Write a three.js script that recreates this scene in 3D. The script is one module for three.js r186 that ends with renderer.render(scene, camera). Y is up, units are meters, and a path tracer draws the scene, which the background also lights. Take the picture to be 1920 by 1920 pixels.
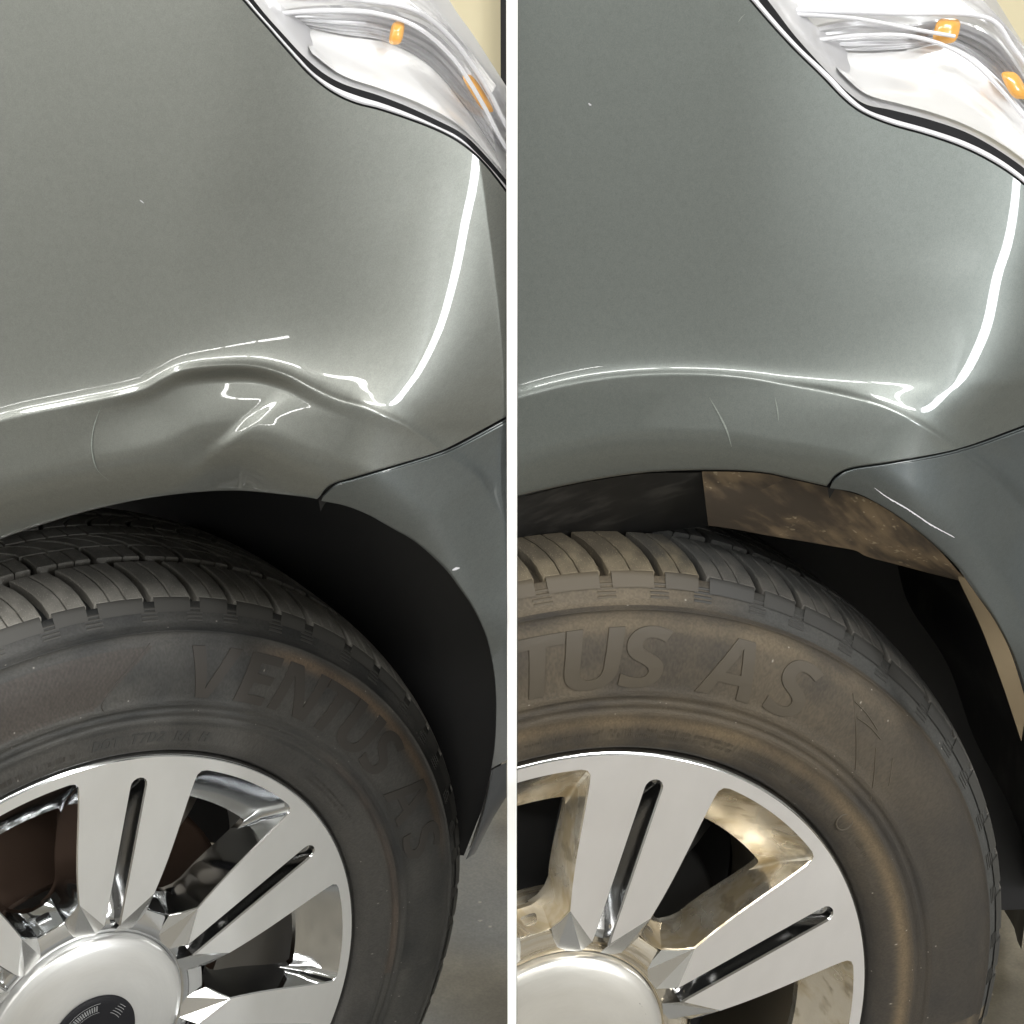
import * as THREE from 'three';
import { RectAreaLightUniformsLib } from 'three/addons/lights/RectAreaLightUniformsLib.js';
import { mergeGeometries } from 'three/addons/utils/BufferGeometryUtils.js';
import { TessellateModifier } from 'three/addons/modifiers/TessellateModifier.js';
import { FontLoader } from 'three/addons/loaders/FontLoader.js';

// ------------------------------------------------------------ camera, lamps, exposure
const scene = new THREE.Scene();
const TILT = THREE.MathUtils.degToRad(22.5), FOC = 3000, EYE = new THREE.Vector3(0, 1.192, 0);
const camera = new THREE.PerspectiveCamera(2 * THREE.MathUtils.radToDeg(Math.atan(960 / FOC)), 1, 0.02, 60);
camera.position.copy(EYE); camera.rotation.x = -TILT;
scene.add(camera);
const renderer = new THREE.WebGLRenderer({ antialias: true });
renderer.toneMapping = THREE.LinearToneMapping;
renderer.toneMappingExposure = 1.36;
renderer.shadowMap.enabled = true;
RectAreaLightUniformsLib.init();
scene.background = new THREE.Color(0x000000);
const CEIL = 3.2;
// unseen fluorescent fittings, most rows added as fill: [x, z, brightness]; all run along the same direction
const ROW = THREE.MathUtils.degToRad(55), LAMP_LONG = 1.2;
const rdx = Math.sin(ROW), rdz = Math.cos(ROW);
const lampSpots = [];
for (let t = 2.75; t < 9; t += 1.32) lampSpots.push([0.1 + rdx * t, -0.95 + rdz * t, ROW, 0.4]);    // row running away past the noses
for (const x of [-3.2, -0.6, 2.0, 4.6]) lampSpots.push([x, -3.0, Math.PI / 2, 0.3]);                 // row added to light floor and wall behind the cars
for (let x = -5.2; x < 4.2; x += 1.32) lampSpots.push([x, 1.9, Math.PI / 2, 0.3]);                   // row added over the camera as key light
for (let x = -5.2; x < 1.1; x += 1.32) lampSpots.push([x, 6.0, Math.PI / 2, 0.3]);                   // row added behind the camera to light the tread under the arch
for (const z of [-1.3, 0.2]) lampSpots.push([-2.3, z, 0, 0.3]);                                      // row added beside the dented car to light board face and tyre
const LAMP = 21, LAMP_COLOR = new THREE.Color(1.0, 0.99, 0.96);

// ------------------------------------------------------------ helpers
let seed = 7;
const rnd = () => { seed = (seed * 1664525 + 1013904223) >>> 0; return seed / 4294967296; };
const V = (x, y, z) => new THREE.Vector3(x, y, z);
const sstep = (a, b, x) => { const t = Math.min(1, Math.max(0, (x - a) / (b - a))); return t * t * (3 - 2 * t); };
const lerp = (a, b, t) => a + (b - a) * t;
function hash(i, j) { let h = (i * 374761393 + j * 668265263) | 0; h = Math.imul(h ^ (h >>> 13), 1274126177); return ((h ^ (h >>> 16)) >>> 0) / 4294967296; }
function vnoise(x, y, per) {            // tiling value noise
  const xi = Math.floor(x), yi = Math.floor(y), fx = x - xi, fy = y - yi, m = (a) => ((a % per) + per) % per;
  const sx = fx * fx * (3 - 2 * fx), sy = fy * fy * (3 - 2 * fy);
  return lerp(lerp(hash(m(xi), m(yi)), hash(m(xi + 1), m(yi)), sx), lerp(hash(m(xi), m(yi + 1)), hash(m(xi + 1), m(yi + 1)), sx), sy);
}
function fbm(u, v, f, oct = 4) { let s = 0, a = 0.5, t = 0; for (let o = 0; o < oct; o++) { s += a * vnoise(u * f + o * 17, v * f + o * 31, f); t += a; a *= 0.5; f *= 2; } return s / t; }
function dataTex(w, h, fn, srgb = false, wrap = true) {   // fn(u,v) -> [r,g,b] 0..1
  const d = new Uint8Array(w * h * 4);
  for (let j = 0; j < h; j++) for (let i = 0; i < w; i++) {
    const c = fn((i + 0.5) / w, (j + 0.5) / h), o = (j * w + i) * 4;
    for (let k = 0; k < 3; k++) d[o + k] = Math.max(0, Math.min(255, Math.round(255 * c[k])));
    d[o + 3] = 255;
  }
  const t = new THREE.DataTexture(d, w, h, THREE.RGBAFormat);
  t.magFilter = THREE.LinearFilter; t.minFilter = THREE.LinearMipmapLinearFilter; t.generateMipmaps = true;
  if (wrap) t.wrapS = t.wrapT = THREE.RepeatWrapping;
  if (srgb) t.colorSpace = THREE.SRGBColorSpace;
  t.needsUpdate = true; return t;
}
const lin2s = (c) => c <= 0.0031308 ? 12.92 * c : 1.055 * Math.pow(c, 1 / 2.4) - 0.055;
const S = (r, g, b) => [lin2s(r), lin2s(g), lin2s(b)];     // linear base colour -> texture value
const mixc = (a, b, t) => [lerp(a[0], b[0], t), lerp(a[1], b[1], t), lerp(a[2], b[2], t)];
const rgb = (r, g, b) => new THREE.Color().setRGB(r, g, b);

// photo pixel -> direction -> point on a plane
function pixDir(px, py) {
  const x = (px - 960) / FOC, y = -(py - 960) / FOC, c = Math.cos(TILT), s = Math.sin(TILT);
  return V(x, y * c - s, -y * s - c);
}
const camToWorld = (x, y, z) => { const c = Math.cos(TILT), s = Math.sin(TILT); return V(x, y * c + z * s, -y * s + z * c); };
function grid(nu, nv, fn, uvk = null) {
  const pos = [], uv = [], idx = [];
  for (let j = 0; j <= nv; j++) for (let i = 0; i <= nu; i++) {
    const r = fn(i / nu, j / nv, i, j); pos.push(r.x, r.y, r.z);
    if (r.uv) uv.push(r.uv[0], r.uv[1]); else uv.push(i / nu, j / nv);
  }
  const W = nu + 1;
  for (let j = 0; j < nv; j++) for (let i = 0; i < nu; i++) {
    const a = j * W + i, b = a + 1, c = a + W, d = c + 1;
    idx.push(a, c, b, b, c, d);
  }
  const g = new THREE.BufferGeometry();
  g.setAttribute('position', new THREE.Float32BufferAttribute(pos, 3));
  g.setAttribute('uv', new THREE.Float32BufferAttribute(uv, 2));
  g.setIndex(idx); return clean(g);
}
function clean(g) {                      // drop collapsed triangles, then smooth normals
  const p = g.attributes.position.array, id = g.index.array, out = [];
  const a = V(), b = V(), c = V();
  for (let i = 0; i < id.length; i += 3) {
    a.fromArray(p, id[i] * 3); b.fromArray(p, id[i + 1] * 3); c.fromArray(p, id[i + 2] * 3);
    if (b.sub(a).cross(c.sub(a)).lengthSq() > 1e-20) out.push(id[i], id[i + 1], id[i + 2]);
  }
  g.setIndex(out); g.computeVertexNormals(); return g;
}
// keep the part of a geometry on one side of the board between the two cars
function clipX(g, limit, side) {
  const src = g.index ? g.toNonIndexed() : g.clone();
  const names = Object.keys(src.attributes), A = names.map((n) => src.attributes[n]);
  const P = src.attributes.position, inside = (x) => side < 0 ? x <= limit : x >= limit;
  let any = false; for (let i = 0; i < P.count; i++) if (!inside(P.getX(i))) { any = true; break; }
  if (!any) return g;
  const out = names.map(() => []);
  const vert = (i) => A.map((at) => { const r = []; for (let k = 0; k < at.itemSize; k++) r.push(at.array[i * at.itemSize + k]); return r; });
  const pi = names.indexOf('position');
  const mix = (a, b, t) => a.map((q, n) => q.map((v, k) => lerp(v, b[n][k], t)));
  for (let i = 0; i < P.count; i += 3) {
    let poly = [vert(i), vert(i + 1), vert(i + 2)], res = [];
    for (let k = 0; k < 3; k++) {
      const a = poly[k], b = poly[(k + 1) % 3], xa = a[pi][0], xb = b[pi][0], ia = inside(xa), ib = inside(xb);
      if (ia) res.push(a);
      if (ia !== ib) res.push(mix(a, b, (limit - xa) / (xb - xa)));
    }
    for (let k = 1; k + 1 < res.length; k++) for (const v of [res[0], res[k], res[k + 1]]) v.forEach((q, n) => out[n].push(...q));
  }
  if (!out[pi].length) return null;
  const r = new THREE.BufferGeometry();
  names.forEach((n, k) => r.setAttribute(n, new THREE.Float32BufferAttribute(out[k], A[k].itemSize)));
  return r;
}
const taken = {};
const numbered = (n) => { const k = taken[n] = (taken[n] ?? -1) + 1; return k ? `${n}_${String(k).padStart(3, '0')}` : n; };
function mesh(name, g, m, parent) {
  const o = new THREE.Mesh(g, m); o.name = name; o.castShadow = o.receiveShadow = true; if (parent) parent.add(o); return o;
}
function tag(o, label, category, group, kind) {
  if (label) o.userData.label = label; if (category) o.userData.category = category;
  if (group) o.userData.group = group; if (kind) o.userData.kind = kind; return o;
}
function box(x0, x1, y0, y1, z0, z1) { const g = new THREE.BoxGeometry(x1 - x0, y1 - y0, z1 - z0); g.translate((x0 + x1) / 2, (y0 + y1) / 2, (z0 + z1) / 2); return g; }
class Curve2 {                            // smooth curve through photo points
  constructor(pts, n = 240) {
    this.c = new THREE.CatmullRomCurve3(pts.map(([x, y]) => V(x, y, 0)), false, 'centripetal');
    this.pts = this.c.getPoints(n); this.len = [0];
    for (let i = 1; i < this.pts.length; i++) this.len.push(this.len[i - 1] + this.pts[i].distanceTo(this.pts[i - 1]));
  }
  at(t) {                                 // by length
    const L = t * this.len[this.len.length - 1]; let i = 1; while (i < this.len.length - 1 && this.len[i] < L) i++;
    const f = (L - this.len[i - 1]) / Math.max(1e-9, this.len[i] - this.len[i - 1]);
    return [lerp(this.pts[i - 1].x, this.pts[i].x, f), lerp(this.pts[i - 1].y, this.pts[i].y, f)];
  }
  y(x) { const p = this.pts; if (x <= p[0].x) { const s = (p[1].y - p[0].y) / (p[1].x - p[0].x); return p[0].y + (x - p[0].x) * s; }
    for (let i = 1; i < p.length; i++) if (x <= p[i].x) { const f = (x - p[i - 1].x) / (p[i].x - p[i - 1].x); return lerp(p[i - 1].y, p[i].y, f); }
    const a = p[p.length - 2], b = p[p.length - 1]; return b.y + (x - b.x) * (b.y - a.y) / (b.x - a.x); }
  xOf(y) { const p = this.pts; if (y <= p[0].y) return p[0].x + (y - p[0].y) * (p[1].x - p[0].x) / (p[1].y - p[0].y);
    for (let i = 1; i < p.length; i++) if (y <= p[i].y) { const f = (y - p[i - 1].y) / (p[i].y - p[i - 1].y); return lerp(p[i - 1].x, p[i].x, f); }
    const a = p[p.length - 2], b = p[p.length - 1]; return b.x + (y - b.y) * (b.x - a.x) / (b.y - a.y); }
  dist(x, y) {                            // signed: + on the outer (upper/right) side
    let best = 1e18, sgn = 1; const p = this.pts;
    for (let i = 1; i < p.length; i++) {
      const ax = p[i - 1].x, ay = p[i - 1].y, bx = p[i].x - ax, by = p[i].y - ay;
      const t = Math.max(0, Math.min(1, ((x - ax) * bx + (y - ay) * by) / (bx * bx + by * by)));
      const dx = x - ax - bx * t, dy = y - ay - by * t, d = dx * dx + dy * dy;
      if (d < best) { best = d; sgn = bx * (y - ay) - by * (x - ax) < 0 ? 1 : -1; }
    }
    return Math.sqrt(best) * sgn;
  }
}

// ------------------------------------------------------------ materials
const flake = dataTex(512, 512, (u, v) => { const n = hash((u * 512) | 0, (v * 512) | 0), m = fbm(u, v, 64, 3); const k = 0.80 + 0.2 * n + 0.10 * (m - 0.5); return [k, k, k]; });
const peel = dataTex(512, 512, (u, v) => { const m = fbm(u, v, 24, 4); return [m, m, m]; });
function paintMat(color) {
  const m = new THREE.MeshPhysicalMaterial({ color, metalness: 0.78, roughness: 0.40, clearcoat: 1, clearcoatRoughness: 0.03 });
  m.map = flake.clone(); m.map.repeat.set(7, 7); m.bumpMap = peel.clone(); m.bumpMap.repeat.set(5, 5); m.bumpScale = 0.00003;
  return m;
}
const paintL = paintMat(rgb(0.214, 0.224, 0.207)), paintR = paintMat(rgb(0.182, 0.200, 0.190));
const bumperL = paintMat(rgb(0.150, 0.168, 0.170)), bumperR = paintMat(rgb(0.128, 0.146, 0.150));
const black = new THREE.MeshPhysicalMaterial({ color: rgb(0.012, 0.012, 0.013), roughness: 0.5 });
const gasket = new THREE.MeshPhysicalMaterial({ color: rgb(0.010, 0.010, 0.012), roughness: 0.6, specularIntensity: 0.4 });
const trimWhite = new THREE.MeshPhysicalMaterial({ color: rgb(0.72, 0.72, 0.76), roughness: 0.22, clearcoat: 0.6, clearcoatRoughness: 0.1 });
const lensMat = new THREE.MeshPhysicalMaterial({ color: rgb(1, 1, 1), transmission: 1, thickness: 0, roughness: 0.02, ior: 1.5 });
const reflectorMat = new THREE.MeshPhysicalMaterial({ color: rgb(0.94, 0.94, 0.945), metalness: 0.35, roughness: 0.16 });
const housingMat = new THREE.MeshPhysicalMaterial({ color: rgb(0.62, 0.62, 0.64), metalness: 0.4, roughness: 0.3 });
const amber = new THREE.MeshPhysicalMaterial({ color: rgb(0.80, 0.40, 0.08), roughness: 0.3, clearcoat: 1 });
const linerTex = dataTex(512, 512, (u, v) => { const n = fbm(u, v, 6, 5), s = fbm(u * 0.25, v, 32, 3); const k = 0.55 * n + 0.45 * s; return S(...mixc([0.010, 0.010, 0.010], [0.045, 0.043, 0.040], sstep(0.45, 0.8, k))); }, true);
const linerMat = new THREE.MeshPhysicalMaterial({ color: rgb(1, 1, 1), map: linerTex, roughness: 0.55 });
const mudTex = dataTex(512, 512, (u, v) => {
  const n = fbm(u, v, 5, 6), s = fbm(u, v * 0.3, 22, 4), sp = fbm(u, v, 48, 2);
  let c = mixc([0.06, 0.045, 0.032], [0.21, 0.152, 0.092], sstep(0.35, 0.72, 0.6 * n + 0.4 * s));
  c = mixc(c, [0.36, 0.29, 0.19], sstep(0.7, 0.85, sp) * sstep(0.5, 0.65, n)); return S(...c);
}, true);
const mudMat = new THREE.MeshPhysicalMaterial({ color: rgb(1, 1, 1), map: mudTex, roughness: 0.6, bumpMap: mudTex, bumpScale: 0.0012 });
const tanMat = new THREE.MeshPhysicalMaterial({ color: rgb(0.30, 0.235, 0.15), roughness: 0.7 });

// ------------------------------------------------------------ floor, walls, ceiling (what the paint and the chrome mirror)
const concrete = dataTex(1024, 1024, (u, v) => {
  const n = fbm(u, v, 5, 7), m = fbm(u, v, 40, 4), g = hash((u * 1024) | 0, (v * 1024) | 0), b = fbm(u + 0.37, v + 0.61, 4, 3);
  let c = mixc([0.070, 0.061, 0.045], [0.165, 0.147, 0.112], sstep(0.3, 0.7, 0.65 * n + 0.35 * m));
  c = mixc(c, [0.13, 0.142, 0.155], sstep(0.5, 0.7, b) * 0.6);
  const k = 0.86 + 0.28 * g; c = c.map((q) => q * k);
  if (fbm(u, v, 150, 1) > 0.965) c = mixc(c, [0.4, 0.38, 0.33], 0.4);
  return S(...c);
}, true);
function floorMat() { const m = new THREE.MeshPhysicalMaterial({ color: rgb(1, 1, 1), map: concrete.clone(), roughness: 0.55 }); m.map.repeat.set(9, 9); m.bumpMap = concrete.clone(); m.bumpMap.repeat.set(9, 9); m.bumpScale = 0.0015; return m; }
const wallMat = new THREE.MeshPhysicalMaterial({ color: rgb(0.66, 0.66, 0.63), roughness: 0.85 });
const creamMat = new THREE.MeshPhysicalMaterial({ color: rgb(0.80, 0.72, 0.50), roughness: 0.8 });
const ceilMat = new THREE.MeshPhysicalMaterial({ color: rgb(0.66, 0.66, 0.63), roughness: 0.9 });
const X0 = -6, X1 = 11, Z0 = -5, Z1 = 11;
const struct = (n, g, m) => { const o = mesh(n, g, m, scene); o.userData.kind = 'structure'; return o; };
struct('floor', box(X0 - 0.2, X1 + 0.2, -0.2, 0, Z0 - 0.2, Z1 + 0.2), floorMat());
struct('ceiling', box(X0 - 0.2, X1 + 0.2, CEIL, CEIL + 0.2, Z0 - 0.2, Z1 + 0.2), ceilMat);
struct('wall_back', box(X0, X1, 0, CEIL, Z0 - 0.2, Z0), creamMat);
struct('wall_front', box(X0, X1, 0, CEIL, Z1, Z1 + 0.2), wallMat);
struct('wall_left', box(X0 - 0.2, X0, 0, CEIL, Z0, Z1), wallMat);
struct('wall_right', box(X1, X1 + 0.2, 0, CEIL, Z0, Z1), wallMat);
tag(mesh('door_post', box(-0.034, 0.06, 0.002, 2.3, Z0 + 0.004, Z0 + 0.06), black, scene), 'dark upright post against the cream wall behind the headlight', 'post');

// white board added in place of the white border between the two views
const BOARD = 0.0031, BOARD_FRONT = -0.900;
const boardMat = new THREE.MeshPhysicalMaterial({ color: rgb(0.88, 0.88, 0.87), roughness: 0.6 });
tag(mesh('added_divider_board', box(-BOARD, BOARD, 0.001, 1.5, -2.2, BOARD_FRONT), boardMat, scene), 'thin white upright board added in place of the white border between the two views', 'board');

// added glowing panel, out of view, to mirror as the white streak on both noses
{
  const zc = 6.74, wide = 1.15, y0 = 0.25, y1 = 2.95, xw = X1 - 0.012, g = new THREE.Group(); g.name = 'added_light_panel'; g.position.set(X1, 0, zc); scene.add(g);
  tag(g, 'tall narrow glowing panel added out of view to make the streak on the noses', 'window');
  const fr = new THREE.MeshPhysicalMaterial({ color: rgb(0.7, 0.7, 0.7), roughness: 0.5 });
  mesh('pane', box(-0.03, -0.012, y0, y1, -wide / 2, wide / 2), new THREE.MeshStandardMaterial({ color: rgb(0.8, 0.8, 0.8), emissive: rgb(0.95, 0.98, 1), emissiveIntensity: 5 }), g);
  for (const [a, b, c, d] of [[y0 - 0.06, y0, -wide / 2 - 0.06, wide / 2 + 0.06], [y1, y1 + 0.06, -wide / 2 - 0.06, wide / 2 + 0.06], [y0, y1, -wide / 2 - 0.06, -wide / 2], [y0, y1, wide / 2, wide / 2 + 0.06]]) mesh('frame', box(-0.05, -0.001, a, b, c, d), fr, g);
  const l = new THREE.RectAreaLight(rgb(0.95, 0.98, 1), 22, wide, y1 - y0); l.position.set(-0.034, (y0 + y1) / 2, 0); l.rotation.y = Math.PI / 2; g.add(l);
}
// unseen ceiling fluorescent fittings, most of them added as fill
{
  const body = new THREE.MeshPhysicalMaterial({ color: rgb(0.75, 0.75, 0.75), roughness: 0.5 });
  const glow = new THREE.MeshStandardMaterial({ color: rgb(0.8, 0.8, 0.8), emissive: LAMP_COLOR, emissiveIntensity: 4 });
  for (const [x, z, dir, LAMP_WIDE] of lampSpots) {
    const g = new THREE.Group(); g.name = numbered('unseen_ceiling_lamp'); g.position.set(x, CEIL, z); g.rotation.y = dir - Math.PI / 2; scene.add(g);
    tag(g, 'unseen white fluorescent ceiling fitting with a long glowing diffuser, most rows added as fill', 'ceiling lamp', 'fluorescent fittings on the ceiling');
    mesh('housing', box(-LAMP_LONG / 2 - 0.02, LAMP_LONG / 2 + 0.02, -0.07, -0.001, -LAMP_WIDE / 2 - 0.01, LAMP_WIDE / 2 + 0.01), body, g);
    mesh('diffuser', box(-LAMP_LONG / 2, LAMP_LONG / 2, -0.085, -0.071, -LAMP_WIDE / 2, LAMP_WIDE / 2), glow, g);
    const l = new THREE.RectAreaLight(LAMP_COLOR, LAMP, LAMP_LONG, LAMP_WIDE); l.position.set(0, -0.09, 0); l.rotation.x = -Math.PI / 2; g.add(l);
  }
}

// ------------------------------------------------------------ wheel pieces (local frame: z outwards, rim face at z = 0, rim radius 0.24)
const pol = (r, deg, z = 0) => V(r * Math.cos(deg * Math.PI / 180), r * Math.sin(deg * Math.PI / 180), z);
const NSP = 7, PER = 360 / NSP;
function loft(loops, closed = true) {     // loops of equal length -> skin
  const n = loops[0].length, pos = [], idx = [], uv = [];
  loops.forEach((L, j) => L.forEach((p, i) => { pos.push(p.x, p.y, p.z); uv.push(p.x * 4, p.y * 4 + p.z * 4); }));
  for (let j = 0; j + 1 < loops.length; j++) for (let i = 0; i < (closed ? n : n - 1); i++) {
    const a = j * n + i, b = j * n + (i + 1) % n, c = a + n, d = b + n; idx.push(a, b, c, b, d, c);
  }
  const g = new THREE.BufferGeometry(); g.setAttribute('position', new THREE.Float32BufferAttribute(pos, 3));
  g.setAttribute('uv', new THREE.Float32BufferAttribute(uv, 2)); g.setIndex(idx); return g;
}
function flat(g) { const r = g.toNonIndexed(); r.computeVertexNormals(); return r; }
function creased(g, deg = 30) {           // smooth within a crease angle
  const r = g.index ? g.toNonIndexed() : g, p = r.attributes.position, map = new Map(), fn = [];
  const a = V(), b = V(), c = V(), cos = Math.cos(deg * Math.PI / 180);
  const key = (i) => `${Math.round(p.getX(i) * 2e4)},${Math.round(p.getY(i) * 2e4)},${Math.round(p.getZ(i) * 2e4)}`;
  for (let i = 0; i < p.count; i += 3) {
    a.fromBufferAttribute(p, i); b.fromBufferAttribute(p, i + 1); c.fromBufferAttribute(p, i + 2);
    const n = b.clone().sub(a).cross(c.clone().sub(a)); fn.push(n);
    for (let k = 0; k < 3; k++) { const q = key(i + k); if (!map.has(q)) map.set(q, []); map.get(q).push(i / 3); }
  }
  const out = new Float32Array(p.count * 3), un = fn.map((n) => n.clone().normalize());
  for (let i = 0; i < p.count; i++) {
    const f = (i / 3) | 0, s = V(); for (const k of map.get(key(i))) if (un[k].dot(un[f]) > cos) s.add(fn[k]);
    s.normalize().toArray(out, i * 3);
  }
  r.setAttribute('normal', new THREE.BufferAttribute(out, 3)); return r;
}
const spokeHalf = (r) => lerp(14.6, 12.4, sstep(0.12, 0.228, r));   // degrees
const SLOT = 0.0068;                       // half width of the slot in each spoke
function windowLoop() {                    // window between spoke 0 and spoke 1 (angles 0..PER): [face point, hole point]
  const F = [], H = [], lo = spokeHalf(0.228), hi = PER - lo, RO = 0.2285;
  const push = (f, h) => { F.push(f); H.push(h); };
  const cr = 0.006;                        // rounding of the outer corners
  for (let i = 0; i <= 18; i++) { const t = i / 18, a = lerp(lo + 1.8, hi - 1.8, t); push(pol(RO, a), pol(0.196, lerp(lo + 3.0, hi - 3.0, t), -0.024)); }
  push(pol(RO - 0.0012, hi - 0.7), pol(0.1945, hi - 2.0, -0.026)); push(pol(RO - 0.0045, hi - 0.1), pol(0.191, hi - 1.4, -0.028));
  for (let i = 0; i <= 10; i++) { const r = lerp(0.219, 0.122, i / 10); push(pol(r, PER - spokeHalf(r)), pol(lerp(0.186, 0.128, i / 10), PER - spokeHalf(r) - lerp(1.0, 1.6, i / 10), -0.030)); }
  const tipF = [[0.112, PER - 16.8, -0.005], [0.1035, PER - 19.5, -0.011], [0.1015, PER / 2 + 2.5, -0.012], [0.1015, PER / 2 - 2.5, -0.012], [0.1035, 19.5, -0.011], [0.112, 16.8, -0.005]];
  const tipH = [[0.125, PER - 17.5], [0.119, PER - 20], [0.116, PER / 2 + 2.5], [0.116, PER / 2 - 2.5], [0.119, 20], [0.125, 17.5]];
  tipF.forEach((q, i) => push(pol(...q), pol(tipH[i][0] - 0.004, tipH[i][1], -0.030)));
  for (let i = 10; i >= 0; i--) { const r = lerp(0.219, 0.122, i / 10); push(pol(r, spokeHalf(r)), pol(lerp(0.186, 0.128, i / 10), spokeHalf(r) + lerp(1.0, 1.6, i / 10), -0.030)); }
  push(pol(RO - 0.0045, lo + 0.1), pol(0.191, lo + 1.4, -0.028)); push(pol(RO - 0.0012, lo + 0.7), pol(0.1945, lo + 2.0, -0.026));
  return [F, H];
}
function slotLoop(z = 0, grow = 0) {       // slot of spoke 0, along +x
  const L = [], w = SLOT + grow, r1 = 0.2215;
  L.push(V(0.094, -w, z)); for (let i = 0; i <= 6; i++) L.push(V(lerp(0.10, r1 - w, i / 6), -w, z));
  for (let i = 1; i < 8; i++) { const a = -Math.PI / 2 + Math.PI * i / 8; L.push(V(r1 - w + w * Math.cos(a), w * Math.sin(a), z)); }
  for (let i = 6; i >= 0; i--) L.push(V(lerp(0.10, r1 - w, i / 6), w, z)); L.push(V(0.094, w, z)); return L;
}
const rotZ = (p, deg) => p.clone().applyAxisAngle(V(0, 0, 1), deg * Math.PI / 180);
function buildRim() {
  const [F, H] = windowLoop(), slot = slotLoop();
  const c0 = 0.0009;                       // chamfer
  const nrm = F.map((p, i) => { const a = F[(i + F.length - 1) % F.length], b = F[(i + 1) % F.length]; const t = b.clone().sub(a); return V(-t.y, t.x, 0).normalize(); });
  const cen = F.reduce((s, p) => s.add(p), V()).multiplyScalar(1 / F.length);
  const F1 = F.map((p, i) => { const n = nrm[i].clone(); if (n.dot(cen.clone().sub(p)) < 0) n.negate(); return p.clone().addScaledVector(n, c0).add(V(0, 0, -c0)); });
  const mid = F.map((p, i) => p.clone().lerp(H[i], 0.55).add(V(0, 0, i < 19 ? -0.004 : -0.003)));
  const H2 = H.map((p) => p.clone().add(V(0, 0, -0.006)));
  const face = [], walls = [], slots = [], facets = [];
  // flat machined face: ring and half spokes
  const sh = new THREE.Shape(); for (let i = 0; i < 256; i++) { const q = pol(0.2375, i / 256 * 360); i ? sh.lineTo(q.x, q.y) : sh.moveTo(q.x, q.y); }
  const hole = [];
  const nA = 19 + 2 + 11;                  // window points from first arc point down the far side
  for (let s = 0; s < NSP; s++) {
    const a = s * PER; const rot = (p) => rotZ(p, a);
    // spoke s: coming down its left edge from the previous window is done by order: window(s-1) far side belongs to spoke s
    const near = [...F.slice(F.length - 2 - 11, F.length)].reverse();      // edge of spoke s facing window s: from arc down
    const chev = [pol(0.0965, 4.2)];
    // order: travel with decreasing angle on the far edge: assemble counter-clockwise around
    const far = F.slice(19, nA).map((p) => rotZ(p, -PER));                 // edge of spoke s facing window s-1, from arc down
    for (const p of far) hole.push(rot(p));
    hole.push(rot(pol(0.0965, -4.2)));
    for (const p of slot.slice(1, slot.length - 1)) hole.push(rot(p));
    hole.push(rot(pol(0.0965, 4.2)));
    for (const p of [...near].reverse()) hole.push(rot(p));
    for (let i = 0; i < 19; i++) hole.push(rot(F[i]));
  }
  const hp = new THREE.Path(); hole.forEach((p, i) => i ? hp.lineTo(p.x, p.y) : hp.moveTo(p.x, p.y)); sh.holes.push(hp);
  const fg = new THREE.ShapeGeometry(sh); face.push(fg.toNonIndexed());
  // chevron facets running down to the hub
  for (let s = 0; s < NSP; s++) for (const k of [1, -1]) {
    const e = spokeHalf(0.122) * k, P = [pol(0.122, e), pol(0.0965, 4.2 * k), pol(0.083, 5 * k, -0.0095), pol(0.083, 17 * k, -0.0125), pol(0.1035, 19.5 * k, -0.011), pol(0.112, 16.8 * k, -0.005)].map((p) => rotZ(p, s * PER));
    const pos = []; for (let i = 1; i + 1 < P.length; i++) for (const q of k > 0 ? [P[0], P[i + 1], P[i]] : [P[0], P[i], P[i + 1]]) pos.push(q.x, q.y, q.z);
    const g = new THREE.BufferGeometry(); g.setAttribute('position', new THREE.Float32BufferAttribute(pos, 3)); g.setAttribute('uv', new THREE.Float32BufferAttribute(pos.filter((_, i) => i % 3 < 2).map((q) => q * 4), 2));
    g.computeVertexNormals(); if (s === 0) facets.push(g);
  }
  const rims = mergeGeometries(face.map((g) => { const r = g.index ? g.toNonIndexed() : g; const q = new THREE.BufferGeometry(); q.setAttribute('position', r.attributes.position); q.setAttribute('normal', r.attributes.normal); q.setAttribute('uv', r.attributes.uv); return q; }));
  for (let s = 0; s < 1; s++) {
    const w = creased(loft([F, F1, mid, H, H2].map((L) => L.map((p) => rotZ(p, s * PER)))), 32); walls.push(w);
    // slot: chamfer, wall, curved floor
    const depth = (p) => -0.027 * sstep(0.094, 0.122, p.x) * (1 - 0.75 * sstep(0.188, 0.2215, p.x)) - 0.0095 * (1 - sstep(0.094, 0.115, p.x));
    const S0 = slot, S1 = slot.map((p) => V(p.x - (p.x > 0.214 ? 0.0008 : 0), p.y * 0.86, -0.0013)), S2 = slot.map((p) => V(p.x - (p.x > 0.214 ? 0.0012 : 0), p.y * 0.80, depth(p)));
    const g1 = creased(loft([S0, S1, S2].map((L) => L.map((p) => rotZ(p, s * PER))), false), 28); slots.push(g1);
    const fl = []; const n = slot.length; for (let i = 0; i < n / 2; i++) fl.push([S2[i], S2[n - 1 - i]]);
    const g2 = loft([fl.map((q) => rotZ(q[0], s * PER)), fl.map((q) => rotZ(q[0].clone().lerp(q[1], 0.5).add(V(0, 0, -0.0016)), s * PER)), fl.map((q) => rotZ(q[1], s * PER))], false); g2.computeVertexNormals(); slots.push(g2.toNonIndexed());
  }
  // outer lip and barrel
  const prof = [[0.2375, 0.0], [0.2392, -0.0006], [0.2404, -0.002], [0.2408, -0.0045], [0.2400, -0.010]].map(([r, z]) => new THREE.Vector2(r, z));
  const lat = (pts, seg) => { const g = new THREE.LatheGeometry(pts, seg); g.rotateX(Math.PI / 2); return g; };
  const lip = lat(prof.map((p) => new THREE.Vector2(p.x, p.y)), 192);
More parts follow.
